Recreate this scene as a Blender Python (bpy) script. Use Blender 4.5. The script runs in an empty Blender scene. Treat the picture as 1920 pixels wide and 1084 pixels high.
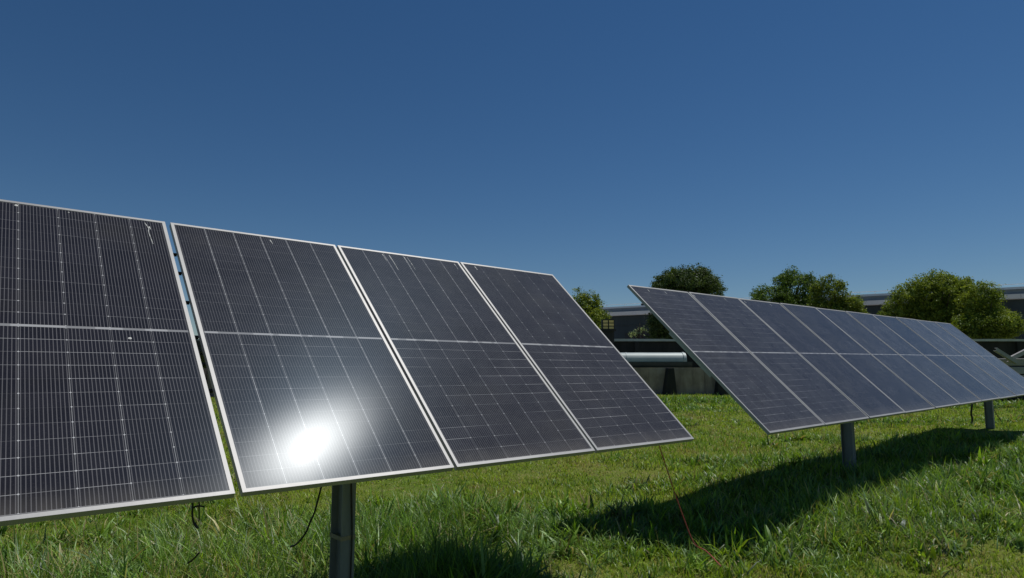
import bpy, bmesh, math, random
import numpy as np
from mathutils import Vector, Matrix
R_ = math.radians
random.seed(7)
rng = np.random.default_rng(11)
sc = bpy.context.scene
COL = sc.collection

# ---------------------------------------------------------------- camera, world, sun, exposure
EYE = 1.45
FPX, YAW, PITCH = 1218.1, 0.71815, 0.11751
cam = bpy.data.cameras.new('camera')
cam.sensor_width = 36.0
cam.lens = 36.0 * FPX / 1920.0
cam.clip_start = 0.05
cam.clip_end = 3000
camo = bpy.data.objects.new('camera', cam)
COL.objects.link(camo)
cy, sy, cp, sp = math.cos(YAW), math.sin(YAW), math.cos(PITCH), math.sin(PITCH)
Fv = Vector((sy * cp, cy * cp, sp)); Rv = Vector((cy, -sy, 0)); Uv = Rv.cross(Fv)
camo.matrix_world = Matrix(((Rv.x, Uv.x, -Fv.x, 0), (Rv.y, Uv.y, -Fv.y, 0), (Rv.z, Uv.z, -Fv.z, EYE), (0, 0, 0, 1)))
sc.camera = camo

SUN = Vector((0.409, -0.053, 0.911)).normalized()       # towards the sun
w = bpy.data.worlds.new('World'); sc.world = w; w.use_nodes = True
wn = w.node_tree; wn.nodes.clear()
sky = wn.nodes.new('ShaderNodeTexSky'); sky.sky_type = 'NISHITA'; sky.sun_disc = False
sky.sun_elevation = math.asin(SUN.z); sky.sun_rotation = math.atan2(SUN.x, SUN.y)
sky.altitude = 600; sky.air_density = 1.0; sky.dust_density = 0.0; sky.ozone_density = 4.5
bg = wn.nodes.new('ShaderNodeBackground'); bg.inputs[1].default_value = 0.072
wo = wn.nodes.new('ShaderNodeOutputWorld')
hs = wn.nodes.new('ShaderNodeHueSaturation'); hs.inputs['Saturation'].default_value = 1.2; hs.inputs['Hue'].default_value = .5005
wn.links.new(sky.outputs[0], hs.inputs['Color']); wn.links.new(hs.outputs[0], bg.inputs[0]); wn.links.new(bg.outputs[0], wo.inputs[0])
sl = bpy.data.lights.new('sun', 'SUN'); sl.energy = 5.0; sl.angle = R_(0.5); sl.color = (1.0, 0.965, 0.90)
so = bpy.data.objects.new('sun', sl); COL.objects.link(so); so.location = (0, 0, 30)
so.rotation_euler = SUN.to_track_quat('Z', 'Y').to_euler()
sc.view_settings.view_transform = 'Standard'; sc.view_settings.look = 'None'
sc.view_settings.exposure = -0.5; sc.view_settings.gamma = 1.0; sc.view_settings.use_curve_mapping = False

def at(px, py, dep):
    """world point seen at pixel (px,py) of the 1920-wide photo, dep metres along the view axis"""
    p = Fv * dep + Rv * ((px - 960) / FPX * dep) - Uv * ((py - 542) / FPX * dep)
    return Vector((p.x, p.y, p.z + EYE))
def on_ground(px, py):
    d = Fv + Rv * ((px - 960) / FPX) - Uv * ((py - 542) / FPX)
    k = -EYE / d.z
    return Vector((d.x * k, d.y * k, 0))
FH = Vector((sy, cy, 0))
def horiz(lat, dep):
    return FH * dep + Rv * lat

# ---------------------------------------------------------------- object helpers
def tag(o, label=None, cat=None, group=None, kind=None):
    if label: o['label'] = label
    if cat: o['category'] = cat
    if group: o['group'] = group
    if kind: o['kind'] = kind
    return o
def empty(name, mat=None, loc=None):
    o = bpy.data.objects.new(name, None); COL.objects.link(o); o.empty_display_size = 0.2
    if mat is not None: o.matrix_world = mat
    if loc is not None: o.location = loc
    return o
def obj(name, me, mat=None, parent=None, smooth=False):
    if isinstance(me, bmesh.types.BMesh):
        bm = me; me = bpy.data.meshes.new(name)
        bmesh.ops.recalc_face_normals(bm, faces=bm.faces)
        bm.to_mesh(me); bm.free()
    o = bpy.data.objects.new(name, me); COL.objects.link(o)
    if mat: me.materials.append(mat)
    if parent: o.parent = parent
    if smooth:
        me.polygons.foreach_set('use_smooth', [True] * len(me.polygons))
    return o
def copy_tree(o, parent=None):
    c = o.copy(); COL.objects.link(c); c.parent = parent
    for ch in list(o.children):
        copy_tree(ch, c)
    return c
def box(bm, x0, x1, y0, y1, z0, z1, M=None):
    vs = [bm.verts.new((x, y, z)) for x in (x0, x1) for y in (y0, y1) for z in (z0, z1)]
    for f in ((0, 1, 3, 2), (4, 6, 7, 5), (0, 4, 5, 1), (2, 3, 7, 6), (0, 2, 6, 4), (1, 5, 7, 3)):
        bm.faces.new([vs[i] for i in f])
    if M is not None:
        for v in vs: v.co = M @ v.co
    return vs
def prism(bm, pts, z0, z1, M=None):
    """extrude an xy outline from z0 to z1"""
    a = [bm.verts.new((p[0], p[1], z0)) for p in pts]; b = [bm.verts.new((p[0], p[1], z1)) for p in pts]
    n = len(pts)
    bm.faces.new(a[::-1]); bm.faces.new(b)
    for i in range(n): bm.faces.new((a[i], a[(i + 1) % n], b[(i + 1) % n], b[i]))
    if M is not None:
        for v in a + b: v.co = M @ v.co
def tube(bm, pts, r, n=8, r2=None):
    pts = [Vector(p) for p in pts]; rings = []
    for i, p in enumerate(pts):
        t = (pts[min(i + 1, len(pts) - 1)] - pts[max(i - 1, 0)]).normalized()
        a = t.cross(Vector((0, 0, 1)))
        if a.length < 0.05: a = t.cross(Vector((1, 0, 0)))
        a.normalize(); b = t.cross(a)
        rr = r if r2 is None else r + (r2 - r) * i / (len(pts) - 1)
        rings.append([bm.verts.new(p + (a * math.cos(2 * math.pi * k / n) + b * math.sin(2 * math.pi * k / n)) * rr) for k in range(n)])
    for q in range(len(rings) - 1):
        for k in range(n):
            bm.faces.new((rings[q][k], rings[q][(k + 1) % n], rings[q + 1][(k + 1) % n], rings[q + 1][k]))
    bm.faces.new(rings[0][::-1]); bm.faces.new(rings[-1])
def spline(pts, n=10):
    pts = [Vector(p) for p in pts]; out = []
    P = [pts[0] * 2 - pts[1]] + pts + [pts[-1] * 2 - pts[-2]]
    for i in range(1, len(P) - 2):
        for k in range(n):
            t = k / n
            out.append(0.5 * ((2 * P[i]) + (P[i + 1] - P[i - 1]) * t + (2 * P[i - 1] - 5 * P[i] + 4 * P[i + 1] - P[i + 2]) * t * t + (3 * P[i] - P[i - 1] - 3 * P[i + 1] + P[i + 2]) * t ** 3))
    out.append(pts[-1]); return out

# ---------------------------------------------------------------- material helpers
class NT:
    def __init__(s, name):
        s.m = bpy.data.materials.new(name); s.m.use_nodes = True
        s.t = s.m.node_tree; s.t.nodes.clear()
        s.out = s.t.nodes.new('ShaderNodeOutputMaterial')
    def n(s, typ, **kw):
        nd = s.t.nodes.new('ShaderNode' + typ)
        for k, v in kw.items(): setattr(nd, k, v)
        return nd
    def put(s, sock, v):
        if isinstance(v, bpy.types.NodeSocket): s.t.links.new(v, sock)
        elif isinstance(v, (tuple, list)) and len(v) == 3 and sock.type == 'RGBA': sock.default_value = (*v, 1)
        else: sock.default_value = v
    def math(s, op, a, b=0.0, c=None, clamp=False):
        nd = s.n('Math', operation=op, use_clamp=clamp)
        s.put(nd.inputs[0], a); s.put(nd.inputs[1], b)
        if c is not None: s.put(nd.inputs[2], c)
        return nd.outputs[0]
    def mix(s, f, a, b, mode='MIX'):
        nd = s.n('Mix', data_type='RGBA', blend_type=mode)
        s.put(nd.inputs['Factor'], f); s.put(nd.inputs[6], a); s.put(nd.inputs[7], b)
        return nd.outputs[2]
    def noise(s, vec, scale, detail=3, rough=0.5, dist=0.0, dims='3D'):
        nd = s.n('TexNoise', noise_dimensions=dims)
        if vec is not None: s.put(nd.inputs['Vector'], vec)
        nd.inputs['Scale'].default_value = scale; nd.inputs['Detail'].default_value = detail
        nd.inputs['Roughness'].default_value = rough; nd.inputs['Distortion'].default_value = dist
        return nd.outputs['Fac']
    def ramp(s, f, stops):
        nd = s.n('ValToRGB'); s.put(nd.inputs[0], f)
        e = nd.color_ramp.elements
        while len(e) < len(stops): e.new(0.5)
        for i, (p, c) in enumerate(stops):
            e[i].position = p; e[i].color = (*c, 1) if len(c) == 3 else c
        return nd.outputs[0]
    def sms(s, v, a, b):
        nd = s.n('MapRange', interpolation_type='SMOOTHSTEP')
        s.put(nd.inputs['Value'], v); nd.inputs['From Min'].default_value = a; nd.inputs['From Max'].default_value = b
        return nd.outputs[0]
    def bump(s, h, strength=0.3, dist=0.01):
        nd = s.n('Bump'); s.put(nd.inputs['Height'], h); nd.inputs['Strength'].default_value = strength; nd.inputs['Distance'].default_value = dist
        return nd.outputs[0]
    def scaled(s, vec, sc3):
        nd = s.n('Mapping'); s.put(nd.inputs[0], vec); nd.inputs['Scale'].default_value = sc3
        return nd.outputs[0]
    def principled(s, col, rough=0.6, metal=0.0, spec=0.5, normal=None):
        nd = s.n('BsdfPrincipled'); s.put(nd.inputs['Base Color'], col); s.put(nd.inputs['Roughness'], rough)
        s.put(nd.inputs['Metallic'], metal); s.put(nd.inputs['Specular IOR Level'], spec)
        if normal is not None: s.put(nd.inputs['Normal'], normal)
        s.t.links.new(nd.outputs[0], s.out.inputs[0]); return nd
    def coord(s, which='Object'):
        return s.n('TexCoord').outputs[which]
def simple(name, a, b, scale=8, rough=0.6, metal=0.0, spec=0.4, bump=0.2, stretch=(1, 1, 1), dist=0.01):
    t = NT(name); v = t.scaled(t.coord(), stretch)
    f = t.noise(v, scale, 5, 0.6)
    g = t.noise(v, scale * 5, 3, 0.6)
    ff = t.math('ADD', t.math('MULTIPLY', t.sms(f, .3, .7), .75), t.math('MULTIPLY', g, .25))
    t.principled(t.mix(ff, a, b), t.math('ADD', rough - .08, t.math('MULTIPLY', f, .16)), metal, spec, t.bump(g, bump, dist))
    return t.m

M = {}
M['alu'] = simple('anodised_aluminium', (.31, .31, .315), (.38, .38, .38), 3, .5, .2, .4, .05)
M['steel'] = simple('galvanised_steel', (.13, .145, .155), (.22, .235, .245), 14, .55, .55, .4, .08)
M['postm'] = simple('weathered_post_steel', (.16, .18, .195), (.24, .26, .27), 9, .6, .3, .4, .1, (1, 1, .3))
M['rail'] = simple('bright_rail_steel', (.32, .34, .36), (.42, .44, .45), 10, .45, .5, .5, .05)
M['backsheet'] = simple('white_backsheet', (.5, .5, .5), (.6, .6, .6), 5, .6, 0, .3, .02)
M['black'] = simple('black_plastic', (.012, .012, .013), (.03, .03, .03), 10, .5, 0, .4, .05)
M['red'] = simple('red_cable_jacket', (.34, .06, .05), (.42, .09, .07), 10, .5, 0, .4, .05)
M['strap'] = simple('tan_strap', (.22, .20, .14), (.34, .30, .21), 20, .8, 0, .2, .2)
M['splat'] = simple('dried_white_splatter', (.55, .55, .52), (.75, .75, .72), 30, .9, 0, .1, .2)
M['twig'] = simple('dead_twig', (.03, .025, .02), (.07, .055, .04), 20, .9, 0, .1, .3)
M['pipe'] = simple('pale_pipe_jacket', (.30, .35, .36), (.40, .45, .45), 1.2, .5, .1, .4, .05)
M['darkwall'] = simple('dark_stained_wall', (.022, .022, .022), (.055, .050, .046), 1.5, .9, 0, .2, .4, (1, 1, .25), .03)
M['cap'] = simple('pale_coping', (.42, .43, .41), (.60, .60, .56), 2, .85, 0, .2, .3)
M['slab'] = simple('grey_slab', (.26, .255, .255), (.40, .39, .385), 1.5, .85, 0, .2, .3)
M['roofm'] = simple('pale_roof_sheet', (.55, .60, .66), (.66, .70, .75), .4, .5, .2, .4, .05)
M['gutter'] = simple('white_gutter', (.74, .70, .67), (.84, .80, .77), .8, .6, 0, .4, .05)
M['yellow'] = simple('yellow_vent', (.85, .55, .20), (.9, .66, .30), 6, .6, 0, .3, .05)
M['slab2'] = simple('bounce_slab_grey', (.26, .25, .24), (.38, .37, .35), .4, .9, 0, .2, .2)
M['lowjacket'] = simple('dark_teal_lower_jacket', (.03, .045, .048), (.05, .07, .07), 2, .7, 0, .2, .1)
M['band2'] = simple('blue_grey_sheet', (.20, .23, .27), (.28, .31, .35), .5, .6, .1, .3, .05)
M['darkmetal'] = simple('dark_sheet', (.02, .022, .024), (.04, .043, .046), 2, .6, 0, .3, .1)

def concrete():
    t = NT('stained_concrete'); o = t.coord()
    v = t.scaled(o, (1, 1, .18))
    st = t.noise(v, 2.2, 6, .65)
    bl = t.noise(o, .9, 5, .6)
    fine = t.noise(o, 30, 4, .6)
    c = t.ramp(st, [(.3, (.20, .15, .12)), (.5, (.44, .34, .27)), (.72, (.58, .47, .38))])
    c = t.mix(t.math('MULTIPLY', t.sms(bl, .45, .7), .6), c, (.14, .11, .08))
    c = t.mix(t.math('MULTIPLY', fine, .3), c, (.06, .06, .055))
    t.principled(c, .9, 0, .2, t.bump(fine, .4, .01)); return t.m
M['concrete'] = concrete()
def corrugated():
    t = NT('corrugated_teal_cladding'); o = t.coord()
    sp_ = t.n('SeparateXYZ'); t.put(sp_.inputs[0], o)
    wv = t.math('ABSOLUTE', t.math('SUBTRACT', t.math('FRACT', t.math('MULTIPLY', sp_.outputs[0], 1.4)), .5))
    f = t.noise(t.scaled(o, (1, 1, .1)), 1.0, 4, .6)
    c = t.mix(f, (.024, .036, .042), (.052, .07, .08))
    t.principled(c, .6, .1, .3, t.bump(wv, .8, .05)); return t.m
M['clad'] = corrugated()

# the glass sheet of a panel: six columns of half cells in an upper and a lower field
PW, PL = 1.134, 2.1388
LIP = 0.019
def panel_glass():
    t = NT('solar_cell_glass'); o = t.coord()
    s_ = t.n('SeparateXYZ'); t.put(s_.inputs[0], o); X, Y = s_.outputs[0], s_.outputs[1]
    rnd = t.n('ObjectInfo').outputs['Random']
    pit = 0.1823; x0 = (PW - 6 * pit) / 2
    def periodic(v, p, wd):
        f = t.math('ABSOLUTE', t.math('SUBTRACT', t.math('FRACT', t.math('ADD', t.math('DIVIDE', v, p), .5)), .5))
        return t.math('LESS_THAN', f, wd / p / 2)
    xr = t.math('SUBTRACT', X, x0)
    ay = t.math('SUBTRACT', t.math('ABSOLUTE', t.math('SUBTRACT', Y, PL / 2)), .0075)
    rp = (PL / 2 - .0075 - .024) / 12
    mid = t.math('LESS_THAN', ay, 0.0)
    rim = t.math('MAXIMUM', t.math('GREATER_THAN', ay, rp * 12 + .0005),
                 t.math('GREATER_THAN', t.math('ABSOLUTE', t.math('SUBTRACT', X, PW / 2)), PW / 2 - .0245))
    colg = periodic(xr, pit, .0026)
    rowg = periodic(ay, rp, .0019)
    # chamfered cell corners leave little white diamonds where the gaps cross
    fx = t.math('MULTIPLY', t.math('ABSOLUTE', t.math('SUBTRACT', t.math('FRACT', t.math('ADD', t.math('DIVIDE', xr, pit), .5)), .5)), pit)
    fy = t.math('MULTIPLY', t.math('ABSOLUTE', t.math('SUBTRACT', t.math('FRACT', t.math('ADD', t.math('DIVIDE', ay, rp), .5)), .5)), rp)
    dia = t.math('LESS_THAN', t.math('ADD', fx, fy), .0048)
    bus = periodic(t.math('ADD', xr, pit / 24), pit / 12, .0034)
    # ribbon glints painted into the line colour, stronger on some strings and cells
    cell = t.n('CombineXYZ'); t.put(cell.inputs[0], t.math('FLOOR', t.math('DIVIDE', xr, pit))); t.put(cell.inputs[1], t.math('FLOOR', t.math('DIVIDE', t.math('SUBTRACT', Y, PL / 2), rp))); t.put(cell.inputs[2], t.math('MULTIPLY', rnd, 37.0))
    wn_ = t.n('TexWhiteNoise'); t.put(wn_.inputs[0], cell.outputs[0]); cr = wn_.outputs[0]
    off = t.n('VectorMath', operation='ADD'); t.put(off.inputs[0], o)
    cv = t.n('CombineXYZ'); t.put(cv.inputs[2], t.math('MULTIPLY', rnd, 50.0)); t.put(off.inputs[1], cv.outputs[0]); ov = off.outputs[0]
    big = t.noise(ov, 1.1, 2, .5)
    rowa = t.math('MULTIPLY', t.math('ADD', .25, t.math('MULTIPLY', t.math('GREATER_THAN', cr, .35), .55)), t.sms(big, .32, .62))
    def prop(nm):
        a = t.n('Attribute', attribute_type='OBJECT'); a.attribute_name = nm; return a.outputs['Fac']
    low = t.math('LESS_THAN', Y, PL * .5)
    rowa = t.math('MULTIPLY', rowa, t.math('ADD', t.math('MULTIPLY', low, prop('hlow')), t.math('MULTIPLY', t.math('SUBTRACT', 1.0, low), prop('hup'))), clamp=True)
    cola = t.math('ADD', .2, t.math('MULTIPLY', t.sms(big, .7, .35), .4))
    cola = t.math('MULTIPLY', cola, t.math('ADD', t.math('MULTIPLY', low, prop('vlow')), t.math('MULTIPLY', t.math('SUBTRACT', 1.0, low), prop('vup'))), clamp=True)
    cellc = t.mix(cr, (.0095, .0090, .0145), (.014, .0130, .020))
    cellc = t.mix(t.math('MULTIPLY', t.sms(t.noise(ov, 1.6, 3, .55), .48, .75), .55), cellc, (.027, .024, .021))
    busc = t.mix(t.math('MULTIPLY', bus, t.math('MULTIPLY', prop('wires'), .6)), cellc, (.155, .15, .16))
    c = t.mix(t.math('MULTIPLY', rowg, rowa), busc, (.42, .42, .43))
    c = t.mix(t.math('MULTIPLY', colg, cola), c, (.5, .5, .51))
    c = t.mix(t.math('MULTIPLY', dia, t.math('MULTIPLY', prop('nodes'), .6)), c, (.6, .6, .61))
    c = t.mix(mid, c, t.mix(t.math('GREATER_THAN', t.noise(t.scaled(ov, (9, .1, 1)), 1, 1), .5), (.26, .26, .27), (.40, .40, .41)))
    c = t.mix(rim, c, (.07, .07, .075))
    dust = t.noise(ov, 5, 6, .65)
    speck = t.noise(ov, 120, 3, .7)
    edge = t.math('MULTIPLY', t.sms(Y, .16, .0), t.math('MULTIPLY', t.noise(t.scaled(ov, (14, 3, 1)), 1, 4, .6), .22))
    c = t.mix(edge, c, (.42, .38, .32))
    c = t.mix(t.math('MULTIPLY', t.math('ADD', .45, t.math('MULTIPLY', t.sms(dust, .3, .8), .7)), prop('dust')), c, (.45, .455, .47))  # dust film that also paints the far row's pale sky sheen into the colour
    c = t.mix(t.math('MULTIPLY', t.sms(speck, .54, .74), t.math('MULTIPLY', prop('dust'), 2.2)), c, (.5, .48, .44))
    dif = t.n('BsdfDiffuse'); t.put(dif.inputs[0], c)
    g1 = t.n('BsdfGlossy', distribution='BECKMANN'); g1.inputs['Roughness'].default_value = .182; g1.inputs['Anisotropy'].default_value = .22
    vt = t.n('VectorTransform', vector_type='VECTOR', convert_from='OBJECT', convert_to='WORLD'); vt.inputs[0].default_value = (0, 1, 0); t.put(g1.inputs['Tangent'], vt.outputs[0]); g1.inputs['Color'].default_value = (.92, .96, 1, 1)
    g2 = t.n('BsdfGlossy', distribution='GGX'); g2.inputs['Roughness'].default_value = .29; g2.inputs['Color'].default_value = (.15, .22, .30, 1)
    mg = t.n('MixShader'); mg.inputs[0].default_value = .765
    t.t.links.new(g1.outputs[0], mg.inputs[1]); t.t.links.new(g2.outputs[0], mg.inputs[2])
    g3 = t.n('BsdfGlossy', distribution='GGX'); g3.inputs['Roughness'].default_value = .02; g3.inputs['Color'].default_value = (1, .95, .88, 1)
    mg3 = t.n('MixShader'); mg3.inputs[0].default_value = .62
    t.t.links.new(mg.outputs[0], mg3.inputs[1]); t.t.links.new(g3.outputs[0], mg3.inputs[2]); mg = mg3
    fr = t.n('Fresnel'); fr.inputs[0].default_value = 1.38
    ms = t.n('MixShader'); t.put(ms.inputs[0], fr.outputs[0])
    t.t.links.new(dif.outputs[0], ms.inputs[1]); t.t.links.new(mg.outputs[0], ms.inputs[2])
    t.t.links.new(ms.outputs[0], t.out.inputs[0]); return t.m
M['cells'] = panel_glass()

def leafmat(name, tr=.35, gl=.06, rough=.45):
    t = NT(name); a = t.n('Attribute'); a.attribute_name = 'Col'; c = a.outputs['Color']
    d = t.n('BsdfDiffuse'); t.put(d.inputs[0], c)
    tl = t.n('BsdfTranslucent'); t.put(tl.inputs[0], t.mix(1.0, c, (1.0, 1.0, .55), 'MULTIPLY'))
    m1 = t.n('MixShader'); m1.inputs[0].default_value = tr
    t.t.links.new(d.outputs[0], m1.inputs[1]); t.t.links.new(tl.outputs[0], m1.inputs[2])
    g = t.n('BsdfGlossy'); g.inputs['Roughness'].default_value = rough; g.inputs['Color'].default_value = (.9, .95, 1, 1)
    m2 = t.n('MixShader'); m2.inputs[0].default_value = gl
    t.t.links.new(m1.outputs[0], m2.inputs[1]); t.t.links.new(g.outputs[0], m2.inputs[2])
    t.t.links.new(m2.outputs[0], t.out.inputs[0]); return t.m
M['blade'] = leafmat('grass_blade', .42, .018, .42)
M['tallblade'] = leafmat('tall_grass_blade', .38, .04, .5)
M['leaf'] = leafmat('tree_leaf', .35, .02, .5)
M['bark'] = simple('bark', (.05, .04, .03), (.11, .09, .07), 5, .9, 0, .1, .6, (1, 1, .3), .03)

# ---------------------------------------------------------------- ground
def gz(x, y):
    return (0.035 * np.sin(x * .55 + 1.3) * np.cos(y * .7 + .4) + .022 * np.sin(x * 1.7 + y * 1.1) + .012 * np.sin(x * 3.9 - y * 3.1 + 2)
            + .10 / (1 + np.exp(-np.clip((x - 14) * .8, -60, 60))) - .20 / (1 + np.exp(np.clip((x - 7.0) * 1.1, -60, 60))) - .10 / (1 + np.exp(np.clip((x - 2.6) * 2.5, -60, 60))))
def gzf(x, y): return float(gz(np.float64(x), np.float64(y)))
def make_ground():
    n = 260
    u = np.linspace(-1, 1, n); ax = np.sinh(u * 5.6) / np.sinh(5.6) * 900
    X, Y = np.meshgrid(ax + 8, ax + 5, indexing='ij')
    Z = gz(X, Y)
    vs = np.stack([X, Y, Z], -1).reshape(-1, 3)
    i = np.arange(n * n).reshape(n, n)
    fs = np.stack([i[:-1, :-1], i[1:, :-1], i[1:, 1:], i[:-1, 1:]], -1).reshape(-1, 4)
    me = bpy.data.meshes.new('ground'); me.from_pydata(vs.tolist(), [], fs.tolist())
    t = NT('grassy_soil'); o = t.coord()
    a = t.noise(o, .45, 5, .6); b = t.noise(o, 6, 5, .65); c = t.noise(o, 60, 4, .7)
    col = t.mix(t.sms(a, .35, .65), (.13, .20, .028), (.22, .25, .05))
    col = t.mix(t.math('MULTIPLY', t.sms(b, .5, .72), .7), col, (.30, .25, .12))
    col = t.mix(t.math('MULTIPLY', t.sms(c, .4, .7), .6), col, (.02, .03, .008))
    t.principled(col, .95, 0, .1, t.bump(c, .8, .03))
    g = obj('ground', me, t.m, smooth=True); tag(g, kind='structure')
make_ground()

# ---------------------------------------------------------------- the two panel rows
BOT1 = Vector((1.03249, 2.96073, -.54712 + EYE)); D1 = Vector((.99998, 0, -.00556)); S1 = Vector((0, .73055, .68286))
BOT2 = Vector((5.62232, 2.93380, -.59553 + EYE)); D2 = Vector((.99997, .00473, .00551)); S2 = Vector((-.00343, .72348, .69033))
def frame_mat(b, d, s):
    n = d.cross(s).normalized(); s = n.cross(d)
    return Matrix(((d.x, s.x, n.x, b.x), (d.y, s.y, n.y, b.y), (d.z, s.z, n.z, b.z), (0, 0, 0, 1)))

def build_panel():
    root = empty('solar_panel')
    D = .030
    bm = bmesh.new()   # frame: outer wall, top lip and bottom flange, mitred at the corners
    for (ax, ay, bx, by) in ((0, 0, PW, 0), (PW, 0, PW, PL), (PW, PL, 0, PL), (0, PL, 0, 0)):
        a = Vector((ax, ay, 0)); b = Vector((bx, by, 0)); d = (b - a).normalized(); n = Vector((-d.y, d.x, 0)); Ln = (b - a).length
        prof = [(0, 0), (0, -D), (.030, -D), (.030, -D + .002), (.0022, -D + .002), (.0022, -.0065), (LIP, -.0065), (LIP, 0)]
        r0 = [bm.verts.new(a + d * p + n * p + Vector((0, 0, z))) for p, z in prof]
        r1 = [bm.verts.new(b - d * p + n * p + Vector((0, 0, z))) for p, z in prof]
        for i in range(len(prof)):
            bm.faces.new((r0[i], r0[(i + 1) % 8], r1[(i + 1) % 8], r1[i]))
    bmesh.ops.remove_doubles(bm, verts=bm.verts, dist=1e-5)
    fr = obj('frame', bm, M['alu'], root)
    bm = bmesh.new(); box(bm, .003, PW - .003, .003, PL - .003, -.006, -.0022)
    # glass sits under the lip; its own face is 2 mm below the lip
    obj('cell_sheet', bm, M['cells'], root)
    for v in fr.data.vertices: pass
    bm = bmesh.new(); box(bm, .004, PW - .004, .004, PL - .004, -.0094, -.0072)
    obj('backsheet', bm, M['backsheet'], root)
    for k in (-1, 0, 1):
        bm = bmesh.new(); vs = box(bm, PW / 2 + k * .36 - .035, PW / 2 + k * .36 + .035, PL / 2 - .03, PL / 2 + .03, -.024, -.0096)
        bmesh.ops.bevel(bm, geom=bm.edges[:], offset=.003, segments=1, affect='EDGES')
        obj('junction_box', bm, M['black'], root)
    return root
proto = build_panel()
row1 = [(-1.1766 - 1.159, 'solar panel left of the one cut by the picture edge, in the near row'),
        (-1.166, 'near-row solar panel cut by the left picture edge, white squiggle near its top right corner'),
        (0.0, "solar panel with the sun's white glare on its lower half, in the near row"),
        (1.15498, 'near-row solar panel with pairs of white streaks at its top, right of the glare panel'),
        (2.30998, 'last solar panel at the right end of the near row, with dusty brown middle')]
ordn = ['first', 'second', 'third', 'fourth', 'fifth', 'sixth', 'seventh', 'eighth', 'ninth', 'tenth']
first = True
row1_panels = []
for s, lab in row1:
    o = proto if first else copy_tree(proto); first = False
    o.matrix_world = frame_mat(BOT1 + D1 * s, D1, S1)
    tag(o, lab, 'solar panel', 'solar panels of the near row'); row1_panels.append(o)
row2_panels = []
tilts = [0, .002, -.002, .003, -.003, .001, -.002, .004, -.001, .002]
for k in range(10):
    o = copy_tree(proto)
    m = frame_mat(BOT2 + D2 * (k * 1.154), D2, S2)
    o.matrix_world = m @ Matrix.Translation((0, PL / 2, 0)) @ Matrix.Rotation(tilts[k], 4, 'X') @ Matrix.Translation((0, -PL / 2, 0))
    extra = {0: ', pale bracket showing behind it', 9: ', its right end'}.get(k, '')
    tag(o, f'{ordn[k]} solar panel from the left in the far row' + extra, 'solar panel', 'solar panels of the far row')
    row2_panels.append(o)

def paint_glints(panel, **kw):  # sets how strongly a panel's cell lines carry painted glints, plus its film
    for ch in panel.children:
        if ch.name.startswith('cell_sheet'):
            for k_, v_ in kw.items(): ch[k_] = float(v_)
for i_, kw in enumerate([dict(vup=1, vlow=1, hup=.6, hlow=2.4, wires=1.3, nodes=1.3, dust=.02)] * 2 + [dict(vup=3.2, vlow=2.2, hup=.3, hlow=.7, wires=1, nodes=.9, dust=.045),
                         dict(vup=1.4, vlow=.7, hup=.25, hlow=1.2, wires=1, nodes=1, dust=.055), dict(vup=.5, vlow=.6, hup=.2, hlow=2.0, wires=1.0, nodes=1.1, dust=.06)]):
    paint_glints(row1_panels[i_], **kw)
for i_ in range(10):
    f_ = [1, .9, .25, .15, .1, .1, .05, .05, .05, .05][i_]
    paint_glints(row2_panels[i_], vup=.35 * f_, vlow=.4 * f_, hup=.8 * f_, hlow=1.1 * f_, wires=.9, nodes=.8 * f_, dust=[.09, .09, .08, .09, .12, .14, .11, .22, .25, .27][i_])  # film rises along the row, painting in the grazing sky reflection

# white bird splatters and dried streaks on single panels
def splatter(panel, name, pts, wd):
    bm = bmesh.new()
    P = spline([(x, y, 0) for x, y in pts], 5); n = len(P)
    vs = []
    for i, p in enumerate(P):
        t = (P[min(i + 1, n - 1)] - P[max(i - 1, 0)]).normalized(); a = Vector((-t.y, t.x, 0))
        ww = wd * (.55 + .6 * random.random()) * (1 - .5 * i / n)
        vs.append([bm.verts.new(p + a * ww + Vector((0, 0, -.0021))), bm.verts.new(p + Vector((0, 0, -.0008))), bm.verts.new(p - a * ww + Vector((0, 0, -.0021)))])
    for i in range(n - 1):
        for k in (0, 1): bm.faces.new((vs[i][k], vs[i + 1][k], vs[i + 1][k + 1], vs[i][k + 1]))
    return obj(name, bm, M['splat'], panel)
def dot(panel, x, y, r):
    bm = bmesh.new(); c = bm.verts.new((x, y, -.0006)); ring = [bm.verts.new((x + r * math.cos(a) * random.uniform(.75, 1.2), y + r * math.sin(a) * random.uniform(.75, 1.2), -.0021)) for a in np.linspace(0, 2 * math.pi, 9)[:-1]]
    for i in range(8): bm.faces.new((c, ring[i], ring[(i + 1) % 8]))
    return obj('splatter', bm, M['splat'], panel)
p1 = row1_panels[1]
splatter(p1, 'streak', [(1.015, 2.095), (1.03, 2.04), (1.025, 2.0), (1.03, 1.93), (1.035, 1.87)], .0035)
splatter(p1, 'streak', [(1.035, 2.06), (1.04, 2.03)], .005)
for x, y, r in ((.18, 2.10, .007), (.375, 2.10, .009), (.62, 2.10, .004), (.83, 1.0, .009)): dot(p1, x, y, r)
splatter(row1_panels[2], 'streak', [(.63, 2.09), (.64, 2.04)], .004)
for xs, l in ((.37, .10), (.43, .20), (.57, .14), (.60, .17), (1.07, .08)):
    splatter(row1_panels[3], 'streak', [(xs, 2.10), (xs + .004, 2.10 - l / 2), (xs + .002, 2.10 - l)], .0035)
splatter(row1_panels[4], 'streak', [(.14, 2.10), (.145, 2.05)], .006)
for k, xs in ((0, .30), (0, .62), (1, .05), (1, .75), (2, .10), (2, .8)):
    splatter(row2_panels[k], 'streak', [(xs, 2.09), (xs + .004, 2.05)], .005)

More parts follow.
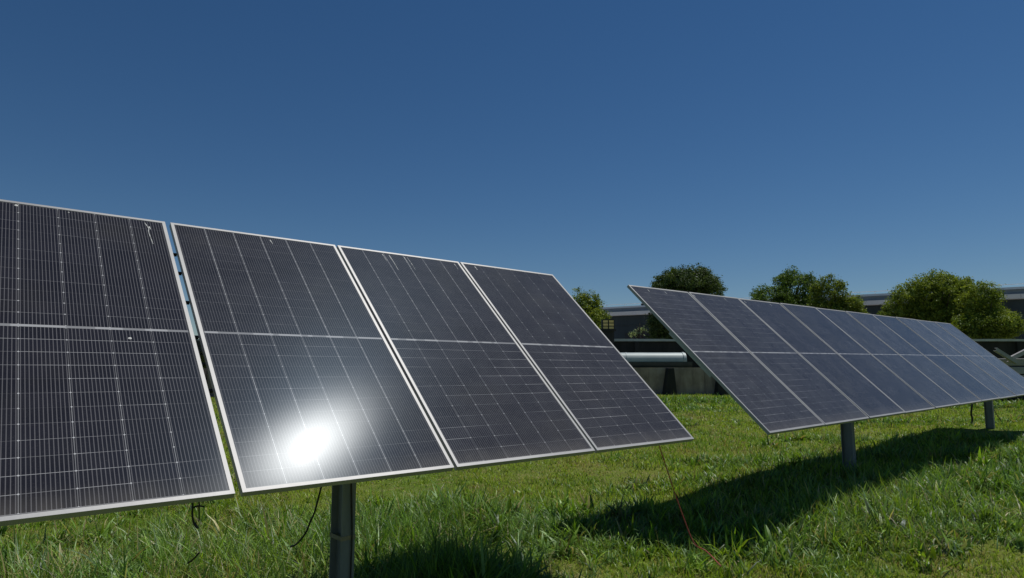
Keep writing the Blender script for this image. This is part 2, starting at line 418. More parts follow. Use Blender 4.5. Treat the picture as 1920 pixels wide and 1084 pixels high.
# posts, torque tube and rails
def hbeam(bm, M_, z0, z1, dx=.09, dy=.15, tw=.007, tf=.009):
    box(bm, -dx / 2, dx / 2, -dy / 2, -dy / 2 + tf, z0, z1, M_)
    box(bm, -dx / 2, dx / 2, dy / 2 - tf, dy / 2, z0, z1, M_)
    box(bm, -tw / 2, tw / 2, -dy / 2 + tf, dy / 2 - tf, z0, z1, M_)
def build_rail(root, b, d, s, k, t0, t1, wide=.06):
    """hat rail along the slope under a joint between panels, with dark slots"""
    m = frame_mat(b + d * k, d, s)
    bm = bmesh.new()
    h_ = wide
    prof = [(-.030, -.0315), (-.016, -.0315), (-.016, -h_ - .0315), (.016, -h_ - .0315), (.016, -.0315), (.030, -.0315),
            (.030, -.0335), (.018, -.0335), (.018, -h_ - .034), (-.018, -h_ - .034), (-.018, -.0335), (-.030, -.0335)]
    a = [bm.verts.new(m @ Vector((x, t0, z))) for x, z in prof]; c = [bm.verts.new(m @ Vector((x, t1, z))) for x, z in prof]
    n = len(prof)
    for i in range(n): bm.faces.new((a[i], a[(i + 1) % n], c[(i + 1) % n], c[i]))
    bm.faces.new(a); bm.faces.new(c[::-1])
    r = obj('rail', bm, M['rail'], root)
    return r, m
def build_rack(name, label, b, d, s, k0, k1, posts, joints, t0, t1):
    root = empty(name, loc=(0, 0, 0)); tag(root, label, 'mounting rack')
    nrm = d.cross(s).normalized()
    cen = b + s * (PL / 2) - nrm * .165
    bm = bmesh.new()
    m = frame_mat(cen, d, s)
    box(bm, k0, k1, -.06, .06, -.06, .06, m)
    bmesh.ops.bevel(bm, geom=bm.edges[:], offset=.012, segments=2, affect='EDGES')
    obj('torque_tube', bm, M['steel'], root)
    for k in joints:
        r, mm = build_rail(root, b, d, s, k, PL * t0, PL * t1, .035 if k == joints[0] else .06)
        if k == joints[0]: continue
        bm = bmesh.new(); box(bm, -.075, .075, PL / 2 - .075, PL / 2 + .075, -.1035, -.0995, mm)
        box(bm, -.07, -.062, PL / 2 - .07, PL / 2 + .07, -.24, -.104, mm) ; box(bm, .062, .07, PL / 2 - .07, PL / 2 + .07, -.24, -.104, mm)
        obj('tube_clamp', bm, M['steel'], r)
    for kp, extra in posts:
        p = cen + d * kp; g = gzf(p.x, p.y) - .3
        T = Matrix.Translation((p.x, p.y, 0))
        bm = bmesh.new(); hbeam(bm, T, g, p.z - .10)
        po = obj('post', bm, M['postm'], root)
        bm = bmesh.new()   # bearing housing at the post head
        box(bm, -.05, -.04, -.11, .11, -.16, .10, Matrix.Translation(p)); box(bm, .04, .05, -.11, .11, -.16, .10, Matrix.Translation(p))
        box(bm, -.039, .039, -.09, .09, -.12, -.1001, Matrix.Translation(p))
        obj('bearing', bm, M['steel'], po)
    return root
rack1 = build_rack('near_mounting_rack', 'steel post and tube carrying the near row, tan strap and cable on the post', BOT1, D1, S1, -2.35, 3.44,
                   [(.935, 0)], [-2.33 + .03, -1.168, -.060, 1.1445, 2.2996, 3.40], .30, .82)
rack2 = build_rack('far_mounting_rack', 'steel torque tube and two dark posts carrying the far row', BOT2, D2, S2, 1.12, 11.3,
                   [(3.90, 0), (11.20, 0)], [.055] + [k * 1.154 - .010 for k in range(1, 10)] + [11.44], .36, .66)
mj = frame_mat(BOT1, D1, S1)
for tt in (.86, .77, .64, .50, .40, .31):
    bm = bmesh.new(); box(bm, -.046, .004, tt * PL - .006, tt * PL + .006, -.052, -.034, mj)
    obj('clamp_bolt', bm, M['black'], rack1)
# strap and cable on the near post
pc = BOT1 + S1 * (PL / 2) - D1.cross(S1).normalized() * .165 + D1 * .935
bm = bmesh.new(); zs = .40
for (x0, x1, y0, y1) in ((-.049, .049, -.079, -.0755), (-.049, .049, .0755, .079), (-.049, -.0455, -.0754, .0754), (.0455, .049, -.0754, .0754)):
    box(bm, x0, x1, y0, y1, zs - .013, zs + .013, Matrix.Translation((pc.x, pc.y, 0)))
obj('strap', bm, M['strap'], rack1)
bm = bmesh.new()
tube(bm, spline([(pc.x + .0, pc.y - .084, pc.z - .05), (pc.x + .0, pc.y - .083, 1.1), (pc.x + .005, pc.y - .082, .8), (pc.x + .019, pc.y - .083, .5), (pc.x + .02, pc.y - .086, .40), (pc.x + .02, pc.y - .083, .2), (pc.x + .018, pc.y - .084, 0)], 6), .0048, 8)
obj('post_cable', bm, M['black'], rack1, smooth=True)

# loose cables
def cable(name, label, pts, r, mat, cat='cable'):
    bm = bmesh.new(); tube(bm, spline(pts, 10), r, 8)
    return tag(obj(name, bm, M[mat], smooth=True), label, cat)
def under1(px, py, dep): return at(px, py, dep)
e = BOT1 + D1 * 3.10 + S1 * .12
ge = on_ground(1325, 1052); g2 = on_ground(1352, 1078)
a0 = e + Vector((0, .02, -.045))
cable('red_cable', 'thin red cable hanging from the near row end panel down into the grass',
      [a0, a0.lerp(ge, .25) + Vector((.02, 0, -.10)), a0.lerp(ge, .5) + Vector((.02, 0, -.14)), a0.lerp(ge, .75) + Vector((0, 0, -.10)), ge + Vector((0, 0, .07)), g2 + Vector((0, 0, .06))], .0042, 'red')
cable('black_cable', 'black cable hanging in a curve left of the near steel post',
      [at(606, 900, 3.75), at(598, 930, 3.75), at(590, 960, 3.77), at(582, 978, 3.78), at(572, 1001, 3.8), at(556, 1020, 3.82), at(545, 1025, 3.84)], .0055, 'black')
cable('cable_loop', 'short black cable loop dangling under the left-hand near panel',
      [at(361, 930, 3.6), at(361, 965, 3.6), at(364, 982, 3.6), at(371, 990, 3.61), at(362, 975, 3.63), at(361, 955, 3.64), at(370, 949, 3.65), at(383, 950, 3.65)], .005, 'black')
cable('cable_tail', 'straight short black cable tail beside the dangling loop', [at(373, 930, 3.6), at(373.5, 955, 3.6), at(373, 978, 3.6)], .0038, 'black')
cable('thin_wire', 'thin dark wire slanting to the grass right of the second far-row post', [at(1853, 748, 14.6), at(1866, 772, 14.6), at(1882, 797, 14.5)], .008, 'black', 'wire')
cable('hanging_cable', 'dark knotted cable hanging just left of the second far-row post', [at(1823, 757, 14.5), at(1821, 775, 14.5), at(1823, 786, 14.5), at(1820, 805, 14.5)], .02, 'black')
cable('twig', 'dark dead twig lying in the grass below the left-hand near panel', [at(352, 1056, 4.55), at(362, 1049, 4.5), at(374, 1036, 4.5)], .006, 'twig', 'twig')

# ---------------------------------------------------------------- background structures
def local_frame(p0, p1):
    x = Vector((p1.x - p0.x, p1.y - p0.y, 0)); L_ = x.length; x.normalize(); y = Vector((-x.y, x.x, 0))
    return Matrix(((x.x, y.x, 0, p0.x), (x.y, y.y, 0, p0.y), (0, 0, 1, 0), (0, 0, 0, 1))), L_
# added grey slab beyond the wall, bounces neutral light onto the shed
bm = bmesh.new(); yc = [horiz(-90, 33.9), horiz(90, 33.9), horiz(110, 130), horiz(-110, 130)]
prism(bm, [(q.x, q.y) for q in yc], -.4, .17)
tag(obj('bounce_slab', bm, M['slab2']), kind='structure')
# low concrete retaining wall with tapering buttresses
P0, P1_ = horiz(-30, 30.6), horiz(22, 30.6)
m, Lw = local_frame(P0, P1_)
rw = empty('retaining_wall', m); tag(rw, 'low stained concrete wall with tapering buttresses behind the grass', 'wall')
bm = bmesh.new(); H = 1.36; x = 0
while x < Lw:
    box(bm, x, min(x + 2.6, Lw) - .012, 0, .3, -.3, H + .004 * (int(x) % 3)); x += 2.6
obj('wall', bm, M['concrete'], rw)
def wx(px, dep=30.6):   # x along the wall for a picture column
    return (px - 960) / FPX * dep / 1.0 + 30
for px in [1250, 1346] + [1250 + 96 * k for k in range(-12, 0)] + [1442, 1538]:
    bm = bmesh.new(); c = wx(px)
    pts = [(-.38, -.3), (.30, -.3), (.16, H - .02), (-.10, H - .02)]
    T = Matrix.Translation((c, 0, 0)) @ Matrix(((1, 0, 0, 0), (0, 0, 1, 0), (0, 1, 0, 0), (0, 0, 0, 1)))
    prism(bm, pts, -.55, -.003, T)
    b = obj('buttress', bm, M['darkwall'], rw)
# big pale pipe on the wall
zc = at(1200, 677, 31.3).z
bm = bmesh.new()
pa, pb = horiz(-20, 31.35), horiz((1282 - 960) / FPX * 31.35, 31.35)
tube(bm, [Vector((pa.x, pa.y, zc)), Vector((pb.x, pb.y, zc))], .40, 32)
pr = empty('insulated_pipe', loc=(pa.x, pa.y, 0)); tag(pr, 'big pale insulated pipe lying along the top of the concrete wall', 'pipe')
def part_world(name, bm, mat, root, smooth=False):
    o = obj(name, bm, mat, None, smooth); o.parent = root; o.matrix_parent_inverse = (Matrix.Translation(root.location) if root.matrix_world == Matrix() else root.matrix_world).inverted(); return o
bpy.context.view_layer.update()
part_world('jacket', bm, M['pipe'], pr, False)
for k in range(8):
    bm = bmesh.new(); q = pb.lerp(pa, .10 + k * .11)
    tube(bm, [Vector((q.x, q.y, zc)) - Rv * .03, Vector((q.x, q.y, zc)) + Rv * .03], .412, 32)
    part_world('band', bm, M['pipe'], pr)
bm = bmesh.new(); q = pb.lerp(pa, .004); tube(bm, [Vector((q.x, q.y, zc)) - Rv * .03, Vector((q.x, q.y, zc)) + Rv * .05], .425, 32)
part_world('end_flange', bm, M['pipe'], pr)
# dark teal shell round the pipe's lower half
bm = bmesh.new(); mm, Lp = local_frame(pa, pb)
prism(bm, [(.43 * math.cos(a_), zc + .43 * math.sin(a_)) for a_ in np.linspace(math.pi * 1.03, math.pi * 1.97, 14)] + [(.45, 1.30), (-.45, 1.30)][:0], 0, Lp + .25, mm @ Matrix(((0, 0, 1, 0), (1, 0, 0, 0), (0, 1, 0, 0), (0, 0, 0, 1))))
part_world('trough', bm, M['lowjacket'], pr)
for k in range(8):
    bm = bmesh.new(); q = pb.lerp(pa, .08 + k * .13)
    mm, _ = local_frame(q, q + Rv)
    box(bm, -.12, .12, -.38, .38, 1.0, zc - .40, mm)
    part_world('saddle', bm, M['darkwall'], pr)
# dark parapet wall with pale coping
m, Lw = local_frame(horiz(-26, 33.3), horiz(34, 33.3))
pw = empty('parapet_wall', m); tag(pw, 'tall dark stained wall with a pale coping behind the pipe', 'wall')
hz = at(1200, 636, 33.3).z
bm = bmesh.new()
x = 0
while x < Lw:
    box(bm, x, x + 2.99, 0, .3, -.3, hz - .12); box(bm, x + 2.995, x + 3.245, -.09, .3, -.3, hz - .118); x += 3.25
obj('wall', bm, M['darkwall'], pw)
bm = bmesh.new(); x = 0
while x < Lw:
    box(bm, x, x + 1.6, -.12, .42, hz - .115, hz + random.uniform(-.01, .012)); x += 1.61
obj('coping', bm, M['cap'], pw)
# pillar with a yellow louvred box
q = horiz((1141 - 960) / FPX * 32.4, 32.4); m, _ = local_frame(q, q + Rv)
pl = empty('pillar', m); tag(pl, 'dark square pillar standing between the near row and the shrub', 'pillar')
zt = at(1141, 618, 32.4).z
bm = bmesh.new(); box(bm, -.27, .27, 0, .5, -.3, zt - .07); box(bm, -.36, .36, -.08, .58, zt - .068, zt)
obj('shaft', bm, M['darkwall'], pl)
yb = empty('yellow_lamp_box', m); tag(yb, 'small yellow slatted box on top of the dark pillar', 'lamp box')
z0 = zt + .005; z1 = at(1141, 600, 32.4).z
bm = bmesh.new(); box(bm, -.30, .30, .04, .44, z0, z1 + .04); obj('housing', bm, M['darkmetal'], yb)
for sx in (-1, 1):
    bm = bmesh.new()
    hh = (z1 - z0) / 3
    for j in range(3):
        box(bm, sx * .145 - .115, sx * .145 + .115, .012, .037, z0 + j * hh + .03, z0 + (j + 1) * hh - .015)
    obj('slatted_face', bm, M['yellow'], yb)

# long shed behind everything
A = at(1145, 575, 66); B = at(1920, 537, 49)
dr = (B - A); dr.z = 0; dr.normalize()
A2 = A - dr * 45; B2 = B + dr * 25
m, Ls = local_frame(Vector((A2.x, A2.y, 0)), Vector((B2.x, B2.y, 0)))
sh = empty('industrial_shed', m); tag(sh, 'long low industrial shed with pale roof edge and dark cladding beyond the trees', 'building')
T_ = 7.38
# wall faces the camera: it is on the local -y side
bm = bmesh.new(); box(bm, 0, Ls, 0, 14, -.3, T_ - 1.9); obj('wall', bm, M['clad'], sh)
bm = bmesh.new(); box(bm, 0, Ls, -.1, 14, T_ - 1.898, T_ - .96); obj('upper_wall', bm, M['clad'], sh)
bm = bmesh.new(); x = 0
while x < Ls:
    box(bm, x, x + 5.98, -.75, 14, T_ - .956, T_ - .60); x += 6
obj('gutter', bm, M['gutter'], sh)
bm = bmesh.new(); box(bm, 0, Ls, -.25, 14, T_ - .598, T_ - .21); obj('fascia', bm, M['band2'], sh)
bm = bmesh.new(); prism(bm, [(-.45, T_ - .206), (14.2, T_ - .206), (7, T_ + .12), (-.45, T_ - .04)], 0, Ls, Matrix(((0, 0, 1, 0), (1, 0, 0, 0), (0, 1, 0, 0), (0, 0, 0, 1)))); obj('roof', bm, M['roofm'], sh)
bm = bmesh.new()
x = .5
while x < Ls:
    tube(bm, [(x, .1, T_ - .05), (x, .1, T_ + .22)], .025, 6); x += 2.0
for zz in (T_ + .22,):
    tube(bm, [(0, .1, zz), (Ls, .1, zz)], .022, 6)
obj('railing', bm, M['gutter'], sh)
for k in range(12):
    bm = bmesh.new(); xx = 4.6 + k * 9.3; tube(bm, [(xx, -.18, T_ - 1.0), (xx, -.18, .2)], .07, 8)
    obj('downpipe', bm, M['band2'], sh)
for k in range(14):
    bm = bmesh.new(); xx = 6 + k * 8.1; box(bm, xx, xx + 5.2, -.06, -.003, 3.6, 4.7); box(bm, xx - .08, xx + 5.28, -.09, -.062, 3.52, 3.598)
    obj('window_band', bm, M['darkmetal'], sh)
bm = bmesh.new(); xx = 45 + 3.1
box(bm, xx, xx + .5, .3, .8, T_ - .2, T_ + .22); vs = 0
obj('roof_vent', bm, M['black'], sh)
bm = bmesh.new(); tube(bm, [(xx + 1.2, .3, T_ - .2), (xx + 1.2, .3, T_ + .75)], .025, 6); tube(bm, [(xx + .9, .3, T_ + .55), (xx + 1.7, .3, T_ + .72)], .02, 6)
obj('antenna', bm, M['black'], sh)
# grey slabs and leaning beams at the right edge
m, _ = local_frame(horiz(17.2, 24.6), horiz(24, 24.6))
st = empty('slab_stack', m); tag(st, 'stack of flat grey slabs on the grass at the right picture edge', 'slab stack')
zb = at(1900, 757, 24.6).z
for j in range(6):
    bm = bmesh.new(); z = -.1 + j * .31
    box(bm, random.uniform(0, .12) + j * .05, 6.6, random.uniform(0, .06), 2.2, z, z + .27)
    bmesh.ops.bevel(bm, geom=bm.edges[:], offset=.015, segments=1, affect='EDGES')
    obj('slab', bm, M['slab' if j > 1 else 'darkwall'], st)  # lowest slabs get a dark colour, painting in shade at the base
    if j:
        bm = bmesh.new()
        for xx in (.8, 3.2, 5.8): box(bm, xx, xx + .1, .1, 2.0, z - .036, z - .002)
        obj('spacer', bm, M['twig'], st)
def beam(label, p, q, wd):
    a, b = Vector(p), Vector(q)
    d = (b - a); L_ = d.length; quat = d.to_track_quat('X', 'Z')
    bm = bmesh.new(); h = wd / 2
    prof = [(-h, -h), (h, -h), (h, -h + .015), (-h + .012, -h + .015), (-h + .012, h - .015), (h, h - .015), (h, h), (-h, h)]
    mm = Matrix.Translation(a) @ quat.to_matrix().to_4x4()
    r0 = [bm.verts.new(mm @ Vector((0, y, z))) for y, z in prof]; r1 = [bm.verts.new(mm @ Vector((L_, y, z))) for y, z in prof]
    for i in range(8): bm.faces.new((r0[i], r0[(i + 1) % 8], r1[(i + 1) % 8], r1[i]))
    bm.faces.new(r0[::-1]); bm.faces.new(r1)
    tag(obj('steel_beam', bm, M['slab']), label, 'beam', 'beams leaning at the slab stack')
beam('grey beam sloping down to the right in front of the slab stack', at(1866, 655, 24.2), at(1906, 680, 24.2), .13)
beam('grey beam rising to the right picture edge above the slabs', at(1888, 676, 24.4), at(1960, 640, 24.4), .14)

# ---------------------------------------------------------------- trees
def set_col(me, cols):
    a = me.color_attributes.new('Col', 'FLOAT_COLOR', 'POINT')
    c4 = np.ones((len(cols), 4), np.float32); c4[:, :3] = cols
    a.data.foreach_set('color', c4.ravel())
def mesh_np(name, verts, faces, ngon):
    me = bpy.data.meshes.new(name)
    nv, nf = len(verts), len(faces)
    me.vertices.add(nv); me.vertices.foreach_set('co', verts.astype(np.float32).ravel())
    me.loops.add(nf * ngon); me.loops.foreach_set('vertex_index', faces.astype(np.int32).ravel())
    me.polygons.add(nf); me.polygons.foreach_set('loop_start', np.arange(nf, dtype=np.int32) * ngon)
    me.update(calc_edges=True); return me
def unit(v): return v / (np.linalg.norm(v, axis=1, keepdims=True) + 1e-9)
def leaves(blobs, n, size, cola, colb, seed):
    """many small leaf faces gathered into twig clusters spread through the crown's volume"""
    r = np.random.default_rng(seed)
    vol = np.array([b[3] * b[4] * b[5] for b in blobs]) ** .8; pr_ = vol / vol.sum()
    nc = n // 26
    bi = r.choice(len(blobs), nc, p=pr_); B_ = np.array(blobs)[bi]
    d = unit(r.normal(size=(nc, 3))); rad = 1 - .5 * r.random(nc) ** 1.3
    rad *= 1 + .05 * r.normal(size=nc)
    cen = B_[:, :3] + d * B_[:, 3:6] * rad[:, None]
    ctone = r.random(nc)
    ci = np.repeat(np.arange(nc), 26); N = len(ci)
    off = r.normal(size=(N, 3)) * np.array([1, 1, .7]) * size * .85
    c = cen[ci] + off
    nrm = unit(d[ci] * .6 + r.normal(size=(N, 3)) * .75 + np.array([0, 0, .45]))
    t = unit(np.cross(nrm, r.normal(size=(N, 3)))); b = np.cross(nrm, t)
    L_ = size * r.uniform(.6, 1.25, N)[:, None]; W_ = L_ * r.uniform(.38, .55, N)[:, None]
    v = np.stack([c - t * L_ * .5, c + b * W_ * .5 + nrm * L_ * .06, c + t * L_ * .5, c - b * W_ * .5 + nrm * L_ * .06], 1).reshape(-1, 3)
    f = np.arange(N * 4).reshape(-1, 4)
    k = np.clip(ctone[ci] * .75 + r.random(N) * .3, 0, 1)[:, None] ** 1.3
    col = np.array(cola) * (1 - k) + np.array(colb) * k
    col = col * r.uniform(.75, 1.25, (N, 1))
    return v, f, np.repeat(col, 4, 0)
def tree(name, label, dep, blobs_px, n, size, cola, colb, seed, trunk=True, group=None, cat='tree'):
    """blobs_px: (px, py, rx_px, ry_px) in the photograph, put at real distance dep"""
    k = dep / FPX; bl = []
    r = np.random.default_rng(seed + 500)
    for (px, py, rx, ry) in blobs_px:
        c = at(px, py, dep + r.uniform(-.4, .4) * rx * k)
        bl.append((c.x, c.y, c.z, rx * k, rx * k, ry * k))
        for _ in range(int(5 + rx / 6)):                # knobbly outgrowths
            d = unit(r.normal(size=(1, 3)))[0]; d[2] = abs(d[2]) * .9 - .15; s = r.uniform(.14, .42); q_ = r.uniform(.70, .98)
            bl.append((c.x + d[0] * rx * k * q_, c.y + d[1] * rx * k * q_, c.z + d[2] * ry * k * q_, rx * k * s, rx * k * s, rx * k * s))
    cx_ = np.mean([b[0] for b in bl]); cy_ = np.mean([b[1] for b in bl]); cz_ = np.mean([b[2] for b in bl])
    root = empty(name, loc=(cx_, cy_, 0)); tag(root, label, cat, group)
    v, f, col = leaves(bl, int(n * 1.9), size * .8, cola, colb, seed)
    v = v - np.array([cx_, cy_, 0])
    me = mesh_np('crown', v, f, 4); set_col(me, col); obj('crown', me, M['leaf'], root)
    bm = bmesh.new(); top = Vector((0, 0, cz_)); R0 = max(.05, .035 * cz_)
    tube(bm, spline([(0, 0, -.3), (.1 * random.uniform(-1, 1), .1, cz_ * .35), (.15 * random.uniform(-1, 1), 0, cz_ * .7), top], 4), R0, 8, R0 * .45)
    for b in bl[::2]:
        e_ = Vector((b[0] - cx_, b[1] - cy_, b[2])); s_ = Vector((0, 0, min(cz_ * .55, e_.z * .6)))
        tube(bm, spline([s_, s_.lerp(e_, .5) + Vector((0, 0, .1 * cz_ * random.random())), e_], 3), R0 * .45, 6, R0 * .1)
    obj('trunk', bm, M['bark'], root, True)
    return root
G1, G2 = (.05, .10, .018), (.20, .30, .045)
D1_, D2_ = (.03, .06, .016), (.12, .17, .035)
Y1, Y2 = (.08, .14, .018), (.36, .42, .045)
grp = 'trees standing behind the panel rows'
tree('broadleaf_tree', 'small bright green tree just past the right end of the near row', 38, [(1092, 592, 40, 48), (1112, 612, 30, 40), (1070, 610, 30, 44), (1086, 650, 40, 40)], 15000, .17, G1, Y2, 3, group=grp)
tree('broadleaf_tree', 'dark round-topped dense tree above the left end of the far row', 44, [(1290, 545, 55, 46), (1255, 545, 32, 36), (1325, 548, 32, 36), (1290, 590, 60, 30), (1272, 528, 30, 30), (1310, 530, 30, 30), (1262, 612, 48, 36), (1250, 632, 34, 26)], 38000, .19, D1_, D2_, 4, group=grp)
tree('broadleaf_tree', 'green tree with the taller rounded top in the middle of the tree line', 46, [(1490, 545, 42, 42), (1445, 562, 38, 28), (1500, 585, 60, 26), (1420, 572, 20, 14)], 20000, .18, G1, G2, 5, group=grp)
tree('broadleaf_tree', 'green tree with a narrow pointed top, touching the taller tree on its left', 44, [(1556, 550, 28, 34), (1585, 580, 32, 26), (1545, 590, 34, 22), (1606, 592, 20, 18)], 14000, .17, G1, Y2, 6, group=grp)
tree('broadleaf_tree', 'large yellow-green tree with several tops behind the right half of the far row', 40, [(1745, 552, 46, 42), (1705, 560, 36, 34), (1790, 560, 40, 40), (1730, 605, 75, 36), (1680, 590, 26, 26), (1800, 600, 50, 40), (1815, 545, 26, 24), (1765, 535, 30, 24)], 44000, .16, Y1, Y2, 7, group=grp)
tree('broadleaf_tree', 'yellow-green tree at the right edge beyond the last far-row panel', 36, [(1842, 560, 34, 34), (1850, 605, 46, 36), (1885, 612, 32, 26), (1810, 620, 30, 26), (1835, 635, 40, 20)], 26000, .15, Y1, Y2, 8, group=grp)
tree('small_shrub', 'sparse pale shrub in front of the dark cladding above the coping', 34.2, [(1199, 612, 6, 12), (1190, 627, 6, 4), (1209, 620, 5, 5)], 80, .2, (.20, .26, .12), (.36, .42, .22), 9, cat='shrub')
for k, (px, dep) in enumerate(((440, 44), (250, 46), (700, 45), (900, 48))):
    tree('broadleaf_tree', ['bushy green tree hidden behind the glare panel', 'bushy green tree hidden behind the left-hand panel', 'low green tree hidden behind the third near panel', 'low dark tree hidden behind the last near panel'][k], dep, [(px, 610, 50, 40), (px + 30, 640, 60, 40)], 5000, .22, G1, G2, 20 + k, group=grp)

# ---------------------------------------------------------------- grass
Fh = np.array([FH.x, FH.y]); Rh = np.array([Rv.x, Rv.y])
def blades(xy, h, wd, lean, droop, col, r, name, seg=3):
    N = len(xy); az = r.uniform(0, 2 * np.pi, N)
    d = np.stack([np.cos(az), np.sin(az)], 1); side = np.stack([-d[:, 1], d[:, 0]], 1)
    tw = r.uniform(-.9, .9, N); sd = side * np.cos(tw)[:, None] + d * np.sin(tw)[:, None]
    z0 = gz(xy[:, 0], xy[:, 1])
    pos = np.concatenate([xy, z0[:, None] - .01], 1); vs = []
    prof = {3: [1, .85, .5], 2: [1, .7]}[seg]
    for k in range(seg):
        wv = wd * prof[k]
        off = np.concatenate([sd * (wv / 2)[:, None], np.zeros((N, 1))], 1)
        vs += [pos - off, pos + off]
        ph = lean + droop * ((k + .5) / seg)
        st_ = (h / seg)[:, None]
        pos = pos + np.concatenate([d * np.sin(ph)[:, None], np.cos(ph)[:, None]], 1) * st_
    vs.append(pos)
    nv = 2 * seg + 1
    V = np.stack(vs, 1).reshape(-1, 3); base = (np.arange(N) * nv)[:, None]
    q = []
    for k in range(seg - 1): q.append(base + np.array([2 * k, 2 * k + 1, 2 * k + 3, 2 * k + 2]))
    Q = np.concatenate(q, 1).reshape(-1, 4)
    T = base + np.array([2 * seg - 2, 2 * seg - 1, 2 * seg])
    me = bpy.data.meshes.new(name)
    me.vertices.add(len(V)); me.vertices.foreach_set('co', V.astype(np.float32).ravel())
    nq, nt = len(Q), len(T)
    me.loops.add(nq * 4 + nt * 3); me.loops.foreach_set('vertex_index', np.concatenate([Q.ravel(), T.ravel()]).astype(np.int32))
    me.polygons.add(nq + nt); me.polygons.foreach_set('loop_start', np.concatenate([np.arange(nq) * 4, nq * 4 + np.arange(nt) * 3]).astype(np.int32))
    me.update(calc_edges=True)
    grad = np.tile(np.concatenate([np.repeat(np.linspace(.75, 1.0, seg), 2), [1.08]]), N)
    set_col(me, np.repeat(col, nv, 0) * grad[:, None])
    return me
def sn(x, y, s, ph):   # cheap smooth noise in 0..1
    v = 0
    for i, (a, b) in enumerate(((1, .3), (-.6, .9), (.45, -1.1), (1.7, .8), (-1.3, 1.9))):
        v = v + np.sin((a * x + b * y) * s * (1 + .37 * i) + ph * (i + 1) + 1.5 * np.sin((b * x - a * y) * s * .6 + i)) / (1 + .3 * i)
    return np.clip(.5 + v / 5.2, 0, 1)
FRESH = np.array([.145, .295, .022]); LIME = np.array([.31, .43, .035]); DARK = np.array([.065, .145, .022]); STRAW = np.array([.46, .40, .16]); BLUE = np.array([.15, .26, .11])
def palette(x, y, r, lime, straw):
    N = len(x); p = np.clip((sn(x, y, .8, 2.0) - .5) * 1.8 + .5, 0, 1); p2 = sn(x, y, 3.1, 5.0)
    l = np.clip(lime * (.4 + 1.2 * p) + r.normal(size=N) * .22, 0, 1)[:, None]
    c = FRESH * (1 - l) + LIME * l
    dk = (r.random(N) < .16)[:, None]; c = np.where(dk, DARK, c)
    s = (r.random(N) < straw * (.3 + 1.9 * np.clip(p2 - .35, 0, 1)))[:, None]; c = np.where(s, STRAW * r.uniform(.6, 1.2, (N, 1)), c)
    return c * r.uniform(.6, 1.35, (N, 1))
# short lawn: density falls with distance from the path the photo was taken from
N = 800000
dep = 3.4 * (34 / 3.4) ** (rng.random(N) ** 1.0)
keep = rng.random(N) < (dep / 34) ** .25
dep = dep[keep]
lat = (rng.random(len(dep)) * 2 - 1) * (.86 * dep + 1.2)
x = Fh[0] * dep + Rh[0] * lat; y = Fh[1] * dep + Rh[1] * lat
ok = dep < 30.8
x, y, dep = x[ok], y[ok], dep[ok]
hh = (.026 + .045 * sn(x, y, 1.6, .7) + .035 * sn(x, y, 5.0, 3.3) ** 2.5 + .015 * sn(x, y, 14.0, 1.3) ** 2) * rng.uniform(.6, 1.5, len(x))
bare = sn(x, y, 1.3, 9.1)
wear = np.clip((sn(x, y, 2.3, 4.4) - .70) * 6, 0, 1)
hh *= np.where(bare > .78, .55, 1)
wd = .0034 + .00085 * dep
hh = hh * (1 + .012 * dep)
col = palette(x, y, rng, 1.0, .26)
col = np.where((rng.random(len(x)) < wear * .65)[:, None], STRAW * rng.uniform(.5, 1.0, (len(x), 1)), col)
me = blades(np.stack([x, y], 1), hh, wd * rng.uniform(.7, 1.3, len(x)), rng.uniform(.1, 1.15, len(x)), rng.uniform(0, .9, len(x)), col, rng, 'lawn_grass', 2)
tag(obj('lawn_grass', me, M['blade']), 'short yellow-green grass covering the open ground', 'grass', kind='stuff')
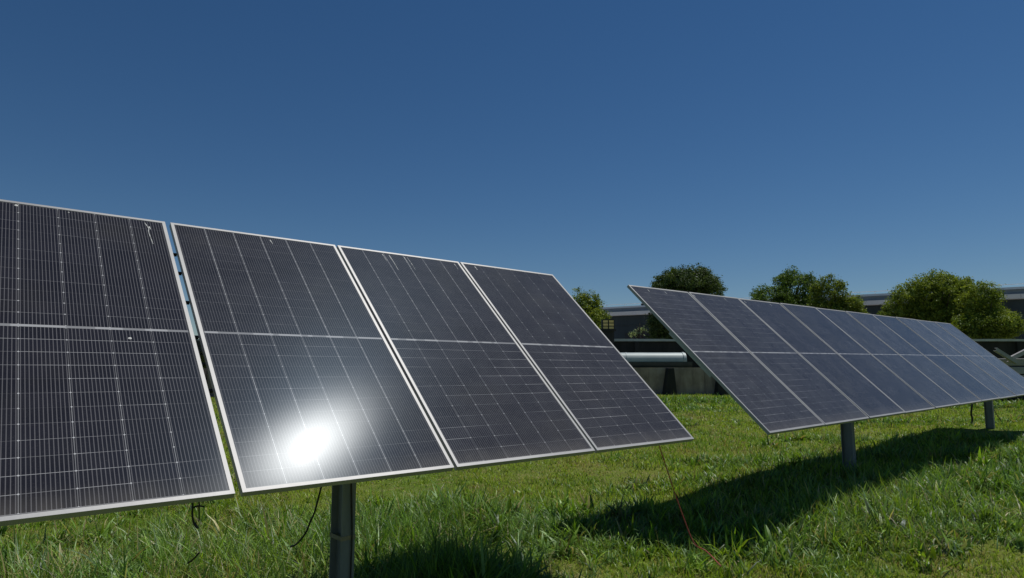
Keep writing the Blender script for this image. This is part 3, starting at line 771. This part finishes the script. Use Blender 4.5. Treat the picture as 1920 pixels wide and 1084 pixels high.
# taller tufts in the patches where the photo shows them: centre (photo ground px), radii in metres along / across, count, height
zones = [
    ((60, 1084), 2.2, .8, 90, .26, .6), ((300, 1050), 1.8, .9, 230, .40, .4), ((520, 1010), 1.3, .8, 210, .44, .3), ((560, 1090), .8, .5, 90, .38, .3), ((120, 1070), 1.5, .6, 60, .34, .5),
    ((180, 990), 1.6, .8, 50, .16, .6), ((470, 960), 1.6, .7, 110, .30, .4),
    ((720, 990), .8, .8, 180, .42, .2), ((760, 1060), .7, .5, 120, .40, .3), ((820, 950), 1.0, .7, 110, .36, .2), ((870, 1062), .36, .26, 60, .52, .0), ((930, 1066), .3, .2, 24, .40, .0), ((810, 1075), .3, .2, 30, .40, .0),
    ((700, 1084), .6, .3, 50, .26, .5), ((960, 1000), .9, .5, 36, .20, .4), ((1010, 960), .8, .5, 36, .18, .4), ((1090, 970), .5, .35, 22, .24, .2), ((1190, 945), .8, .35, 36, .24, .2),
    ((1380, 1000), .7, .5, 40, .22, .2), ((1480, 985), .8, .45, 60, .25, .2), ((1590, 950), 1.2, .55, 110, .27, .2), ((1700, 930), 1.3, .6, 100, .27, .2), ((1650, 985), 1.2, .6, 70, .20, .3),
    ((1780, 900), 1.6, .6, 90, .26, .2), ((1850, 860), 2.0, .6, 90, .28, .2), ((1900, 835), 2.0, .5, 50, .26, .2), ((1820, 985), 1.2, .6, 40, .16, .4),
    ((1420, 870), 1.5, .7, 80, .20, .2), ((1350, 900), 1.4, .6, 60, .18, .2), ((1540, 860), 1.2, .5, 60, .20, .2), ((1640, 830), 2.0, .7, 70, .22, .2), ((1740, 800), 2.5, .6, 70, .22, .2),
    ((1300, 760), 6, 1.6, 260, .34, .1), ((1350, 775), 5, 1.2, 120, .22, .1), ((1880, 768), 4, 1.2, 120, .26, .1), ((1250, 800), 4, 1.5, 60, .16, .3), ((1500, 905), 2.5, 1.0, 110, .20, .2), ((1700, 850), 2.5, 1.0, 80, .20, .2), ((1620, 965), 1.6, .5, 90, .30, .2), ((1760, 915), 1.8, .5, 80, .30, .2),
    ((1290, 1000), 1.0, .6, 50, .15, .2), ((1130, 1060), .8, .5, 30, .14, .4)]
for _ in range(170):      # small random tufts anywhere on the lawn
    dp = 4.2 * (22 / 4.2) ** random.random(); lt = random.uniform(-.8, .8) * dp; p_ = horiz(lt, dp)
    zones.append(((p_.x, p_.y, 0), .5, .4, 7, random.uniform(.07, .17), .3))
BX, BH, BC, BW = [], [], [], []
for (pp, ra, rb, cnt, hgt, straw) in zones:
    c = on_ground(*pp) if len(pp) == 2 else Vector(pp)
    dd = math.hypot(c.x, c.y)
    a = rng.normal(size=cnt) * ra * .5; b = rng.normal(size=cnt) * rb * .5
    tx = c.x + Rh[0] * a + Fh[0] * b; ty = c.y + Rh[1] * a + Fh[1] * b
    per = 34 if dd < 9 else 24
    tone = rng.random(cnt)
    th = hgt * rng.uniform(.6, 1.15, cnt)
    ii = np.repeat(np.arange(cnt), per); n_ = len(ii)
    rr = .045 + .01 * dd / 6
    bx = tx[ii] + rng.normal(size=n_) * rr; by = ty[ii] + rng.normal(size=n_) * rr
    BX.append(np.stack([bx, by], 1)); BH.append(th[ii] * rng.uniform(.45, 1.25, n_))
    broad = (rng.random(cnt) < .14)[ii]
    BW.append((.0055 + .0008 * dd) * rng.uniform(.5, 1.7, n_) * np.where(broad, 2.6, 1))
    cc = palette(bx, by, rng, .42, straw * .7) * rng.uniform(.65, 1.35, (n_, 1))
    tn = tone[ii][:, None]; cc = cc * (.8 + .4 * tn); cc = np.where(tn > .72, cc * .55 + BLUE * .5, cc)
    BC.append(cc)
BX = np.concatenate(BX); BH = np.concatenate(BH); BC = np.concatenate(BC); BW = np.concatenate(BW)
# nothing grows closer than 3.2 m to where the photographer stood
k_ = (BX @ Fh > 3.2) & (BX @ Fh < 30.3)
BX, BH, BC, BW = BX[k_], BH[k_], BC[k_], BW[k_]
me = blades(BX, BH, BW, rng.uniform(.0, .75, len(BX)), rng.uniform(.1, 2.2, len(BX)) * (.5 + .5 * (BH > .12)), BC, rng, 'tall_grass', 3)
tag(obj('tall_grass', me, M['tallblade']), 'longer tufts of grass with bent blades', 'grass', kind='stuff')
